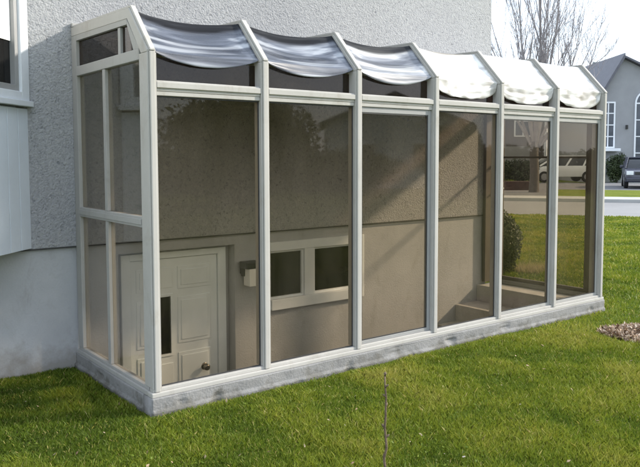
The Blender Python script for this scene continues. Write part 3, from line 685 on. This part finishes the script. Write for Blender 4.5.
# rake boards and roof skins
def slope(b, A, B, y0, y1, th): 
    b.prism([A, B, (B[0], B[1] + th), (A[0], A[1] + th)], 'y', y0, y1)
b = MB(); slope(b, (L0 - .28, 4.68), (PK, 7.46), -.35, 9.2, .28); slope(b, (PK + .001, 7.46), (RB + .5, 5.80), -.35, 9.2, .12); b.build('roof', M['nfascia'], nh)
b = MB(); b.prism([(1.6, 6.9), (5.5, 7.95), (9.4, 6.9)], 'x', PK + .3, X_(28)); b.prism([(1.6, 5.9), (9.4, 5.9), (9.4, 6.9), (1.6, 6.9)], 'x', PK + .5, X_(27.4))
b.build('roof', M['nroof'], nh)
def nwin(xa, xb, za, zb, nx, nz, arch=False):
    b = MB(); y0, y1 = -.06, -.001; t = .09
    b.box(xa, xa + t, y0, y1, za, zb); b.box(xb - t, xb, y0, y1, za, zb); b.box(xa + t, xb - t, y0, y1, za, za + t)
    if not arch: b.box(xa + t, xb - t, y0, y1, zb - t, zb)
    for k in range(1, nx): xx = xa + (xb - xa) * k / nx; b.box(xx - .035, xx + .035, y0 + .01, y1, za + t, zb - t * (0 if arch else 1))
    for k in range(1, nz): zz = za + (zb - za) * k / nz; b.box(xa + t, xb - t, y0 + .012, y1, zz - .03, zz + .03)
    if arch:
        xc, rad = (xa + xb) / 2, (xb - xa) / 2; ps = [(xc + rad * math.cos(q), zb + rad * math.sin(q)) for q in np.linspace(0, math.pi, 15)]
        pi_ = [(xc + (rad - t) * math.cos(q), zb + (rad - t) * math.sin(q)) for q in np.linspace(math.pi, 0, 15)]
        for k in range(14): b.prism([ps[k], ps[k + 1], pi_[13 - k], pi_[14 - k]], 'y', y0, y1)
        b.box(xa + t, xb - t, y0 + .012, y1, zb - .04, zb + .04)
    fr = b.build('window', M['nwhite'], nh)
    g = MB(); g.box(xa + t, xb - t, -.02, -.0, za + t, zb - .04); 
    if arch: g.prism([((xa + xb) / 2 + (rad - t) * math.cos(q), zb + .04 + (rad - t) * math.sin(q)) for q in np.linspace(0, math.pi, 15)], 'y', -.02, 0)
    g.build('pane', M['nglass'], fr)
b = MB(); b.box(L0 + .0, L0 + .08, -.05, -.001, -.1, 4.5, .01); b.build('corner_trim', M['nwhite'], nh)
b = MB(); b.box(L0 + .085, X_(27.4), -.03, -.001, .0, .28); b.build('base_course', M['walk'], nh)
nwin(X_(17.25), X_(18.1), 2.05, 4.85, 2, 4); nwin(X_(19.28), X_(20.9), .75, 4.75, 2, 4, True); nwin(X_(22.4), X_(24.2), 1.1, 2.5, 2, 1); nwin(X_(22.4), X_(24.2), 3.7, 4.9, 2, 1)
b = MB(); b.box(X_(17.1), X_(18.3), -.5, -.07, 1.86, 2.03, .02); b.build('window_box', M['nwhite'], nh)
b = MB(); b.box(X_(18.75), X_(18.87), -.12, -.001, 3.2, 3.45, .02); b.build('outdoor_light', M['black'], nh)
# taupe house seen through the glass behind the bare tree
th_ = empty('neighbour_house', lot(13.0, 53.0), LOTROT); th_.location.z = .1
tag(th_, 'dark taupe house behind the bare tree, seen through the tinted glass', 'house')
b = MB(); b.prism([(-3.5, -.2), (3.6, -.2), (3.6, 5.0), (0, 6.2), (-3.5, 5.0)], 'y', 0, 9); b.build('wall', M['taupe'], th_)
b = MB(); slope(b, (-3.9, 4.88), (0, 6.22), -.4, 9.3, .16); slope(b, (.001, 6.22), (4.0, 4.88), -.4, 9.3, .16); b.build('roof', M['nroof'], th_)
for xa, za in ((-2.6, 3.0), (1.2, 3.0), (-2.6, .9)):
    b = MB(); b.box(xa, xa + 1.3, -.05, -.001, za, za + 1.2, .02); fr = b.build('window', M['nwhite'], th_)
    b = MB(); b.box(xa + .1, xa + .6, -.06, -.051, za + .1, za + 1.1); b.box(xa + .7, xa + 1.2, -.06, -.051, za + .1, za + 1.1); b.build('pane', M['nglass'], fr)
b = MB(); b.box(.2, 3.0, -.05, -.001, 0, 2.3, .02); b.build('garage_door', M['nwall'], th_)
b = MB(); b.box(3.42, 3.56, -.06, -.001, 0, 4.9, .02); b.build('corner_trim', M['nwhite'], th_)

hp = lot(17.75, 43.1); hs = empty('foundation_shrub', (hp.x, hp.y, .1), LOTROT); tag(hs, 'dark evergreen shrub below the tall window of the grey house', 'shrub')
crown(hs, M['hedgeleaf'], (0, 0, .9), (.62, .4, .95), 6000, .06, 11, lobes=16)
b = MB(); b.tube([(0, 0, -.05), (0, 0, 1.0)], [.05, .03], 6); b.build('trunk', M['bark'], hs)
# dark low garage to the left of it, seen through the glass
hedges = [(9.0, 43.2, 1.25, .9), (10.6, 43.4, 1.1, .75), (12.2, 43.3, 1.15, .7), (7.2, 43.0, 1.35, 1.0), (5.2, 43.5, 1.4, .9)]
for i, (r_, d_, rx, rz) in enumerate(hedges):
    p = lot(r_, d_); o = empty('evergreen_shrub', (p.x, p.y, .1), LOTROT)
    tag(o, ['low dark evergreen shrub behind the bare tree trunk, seen through the glass', 'dark shrub just right of the bare tree, behind the silver van', 'dark shrub furthest right in the row behind the silver van', 'dark shrub left of the bare tree in the row across the street', 'dark shrub furthest left in the row across the street'][i], 'shrub', 'evergreen shrubs across the street')
    crown(o, M['hedgeleaf'], (0, 0, rz), (rx, .7, rz), 3500, .08, 20 + i, lobes=14)
    b = MB(); b.tube([(0, 0, -.05), (0, 0, rz)], [.06, .03], 6); b.build('trunk', M['bark'], o)
pl = lot(8.2, 33.2); pb = MB(); pb.box(-3.4, 1.8, -.2, .2, 0, .42, .02); pbo = pb.build('brick_planter', M['brick']); pbo.location = (pl.x, pl.y, .1); pbo.rotation_euler.z = LOTROT
tag(pbo, 'low dark red brick planter wall behind the bare tree', 'planter')

# ------------------------------------------------------------------ parked cars
def car(name, loc, rz, paint, Lc, Wc, Hc, belt, prof_hood, cab, label, wheel_r=.36):
    """x forward. prof_hood: body side outline (x,z); cab: greenhouse outline (x,z)"""
    root = empty(name, loc, rz); tag(root, label, 'car')
    def loft(outline, ws, m, nm, parent, bev=.03):
        b = MB(); hw = Wc / 2
        n_ = len(outline); rings = []
        for s, wv in ws:
            rings.append([b.bm.verts.new((x * (1 if abs(s) < .99 else .985), s * (wv[k] if hasattr(wv, '__len__') else wv), z)) for k, (x, z) in enumerate(outline)])
        for A, B in zip(rings, rings[1:]):
            for k in range(n_): b.bm.faces.new((A[k], A[(k + 1) % n_], B[(k + 1) % n_], B[k]))
        b.bm.faces.new(rings[0]); b.bm.faces.new(rings[-1][::-1])
        bmesh.ops.recalc_face_normals(b.bm, faces=b.bm.faces)
        o = b.build(nm, m, parent)
        md = o.modifiers.new('bevel', 'BEVEL'); md.width = bev; md.segments = 3; md.limit_method = 'ANGLE'; md.angle_limit = R(25)
        o.data.shade_smooth(); return o
    hw = Wc / 2
    body = loft(prof_hood, [(-1, hw * .97), (-.6, hw), (.6, hw), (1, hw * .97)], paint, 'body', root)
    body.data.materials[0] = paint
    wr = [hw * .93 if z < belt + .08 else hw * .76 for x, z in cab]
    cabin = loft(cab, [(-1, wr), (1, wr)], M['carglass'], 'cabin_glass', root, .02)
    # roof skin and pillars in body colour
    top = [p for p in cab if p[1] > belt + .08]; xt0, xt1 = min(p[0] for p in top), max(p[0] for p in top)
    b = MB(); b.box(xt0 - .02, xt1 + .02, -hw * .77, hw * .77, Hc - .07, Hc, .03); b.build('roof_panel', paint, root)
    bx0, bx1 = min(p[0] for p in cab), max(p[0] for p in cab)
    for s in (-1, 1):
        for xa, xb in ((bx1, xt1), (bx0, xt0), ((bx0 + bx1) / 2 + .25, (xt0 + xt1) / 2 + .2), ((bx0 + bx1) / 2 - .9, (xt0 + xt1) / 2 - .85)):
            b = MB(); b.bar((xa, s * hw * .935, belt), (xb, s * hw * .765, Hc - .03), .09, .05, up=(0, s, .2), bev=.01); b.build('pillar', paint, root)
        b = MB(); b.box(xt0 * .2 + bx1 * .8 - .2, xt0 * .2 + bx1 * .8, s * (hw + .09) - .09, s * (hw + .09) + .09, belt + .02, belt + .17, .04); b.build('mirror', paint, root)
        for xw in (Lc * .31, -Lc * .30):
            b = MB(); y0, y1 = s * (hw - .20), s * (hw + .015)
            b.tube([(xw, y0, wheel_r), (xw, y0 + (y1 - y0) * .1, wheel_r), (xw, y0 + (y1 - y0) * .85, wheel_r), (xw, y1, wheel_r)], [wheel_r * .93, wheel_r, wheel_r, wheel_r * .9], 24); wh = b.build('wheel', M['tyre'], root, smooth=False)
            b = MB(); b.tube([(xw, y1 - s * .01, wheel_r), (xw, y1 + s * .006, wheel_r)], [wheel_r * .62, wheel_r * .6], 18); b.build('rim', M['rim'], wh)
        b = MB(); b.box(Lc / 2 - .14, Lc / 2 + .012, s * hw * .74 - .17, s * hw * .74 + .17, belt - .32, belt - .13, .03); b.build('headlight', M['headlight'], root)
    b = MB(); b.box(Lc / 2 - .1, Lc / 2 + .008, -hw * .48, hw * .48, belt - .30, belt - .15, .02)
    b.build('grille', M['black'], root)
    b = MB(); b.box(Lc / 2 - .1, Lc / 2 + .06, -hw * .93, hw * .93, .36, .56, .04); b.build('bumper', paint, root)
    b = MB(); b.box(Lc / 2 + .06, Lc / 2 + .07, -.17, .17, .46, .62, .003); b.build('number_plate', M['plate'], root)
    return root
p = lot(15.95, 35.8)
suv_ = car('suv', (p.x, p.y, .114), R(-148), M['carblue'], 4.5, 1.82, 1.62, 1.02,
    [(2.22, .34), (2.25, .62), (2.18, .86), (1.95, .95), (1.05, 1.03), (-2.15, 1.04), (-2.22, .8), (-2.22, .36)],
    [(1.12, 1.0), (.45, 1.55), (.3, 1.6), (-1.95, 1.6), (-2.16, 1.0)], 'dark navy parked suv facing the street beside the grey house', .37); suv_.scale = (.93, .93, .93)
p = lot(14.6, 43.8)
car('van', (p.x, p.y, .114), R(-YAW + 180 + 4), M['carsilver'], 4.7, 1.85, 1.72, 1.05,
    [(2.3, .34), (2.35, .62), (2.2, .82), (1.55, 1.04), (1.0, 1.07), (-2.2, 1.07), (-2.3, .8), (-2.3, .36)],
    [(1.75, 1.0), (.65, 1.64), (.4, 1.7), (-2.0, 1.7), (-2.25, 1.0)], 'silver parked van facing left across the street, seen through the glass', .36).scale = (.92, .92, .92)

# ------------------------------------------------------------------ trees behind the viewpoint that the glass mirrors
def behind(px, d): p = lot((px - 320) / 721.3 * d, d); return (p.x, -p.y)
for i, (px_, d_, rx, top) in enumerate(((245, 26, 2.9, 3.9), (455, 30, 1.3, 3.0), (120, 30, 1.6, 3.0))):
    x_, y_ = behind(px_, d_); o = empty('leafy_tree', (x_, y_, 0))
    tag(o, ['broad rounded tree mirrored in the first two glass bays', 'narrow tree mirrored in the fourth glass bay', 'small tree mirrored beside the corner post'][i], 'tree', 'trees across the lawn behind the viewer')
    crown(o, M['hedgeleaf'], (0, 0, top * .52), (rx, rx * .8, top * .48), 16000, .13, 60 + i, lobes=30)
    b = MB(); b.tube([(0, 0, -.1), (0, 0, 1.0), (0, 0, top * .8)], [.2, .15, .04], 8); b.build('trunk', M['bark'], o)

# hedge and house over there, mirrored in the panes
for i, (px_, d_, rx) in enumerate(((180, 33, 4.2), (330, 34, 3.6), (520, 34, 3.4), (590, 35, 3.4))):
    x_, y_ = behind(px_, d_); o = empty('hedge', (x_, y_, 0), R(YAW))
    tag(o, ['dark hedge mirrored low in the first glass bay', 'dark hedge mirrored low in the second and third glass bays', 'dark hedge mirrored low in the fifth glass bay', 'dark hedge mirrored low in the last glass bay'][i], 'hedge', 'hedges mirrored in the glass')
    crown(o, M['hedgeleaf'], (0, 0, .95), (rx, .8, 1.1), 9000, .12, 80 + i, lobes=26)
x_, y_ = behind(395, 38); mh = empty('neighbour_house', (x_, y_, 0), R(YAW)); tag(mh, 'pale sided house mirrored in the third glass bay', 'house')
b = MB(); b.prism([(-3.6, -.1), (3.6, -.1), (3.6, 3.4), (0, 4.9), (-3.6, 3.4)], 'y', -8, 0); b.build('wall', M['siding'], mh)
b = MB(); slope(b, (-4.0, 3.25), (0, 4.92), -8.3, .4, .15); slope(b, (.001, 4.92), (4.0, 3.25), -8.3, .4, .15); b.build('roof', M['nroof'], mh)
for xa in (-2.6, .9):
    b = MB(); b.box(xa, xa + 1.6, .001, .05, 1.0, 2.4, .02); fr = b.build('window', M['nwhite'], mh)
    b = MB(); b.box(xa + .1, xa + 1.5, .051, .06, 1.1, 2.3); b.build('pane', M['nglass'], fr)
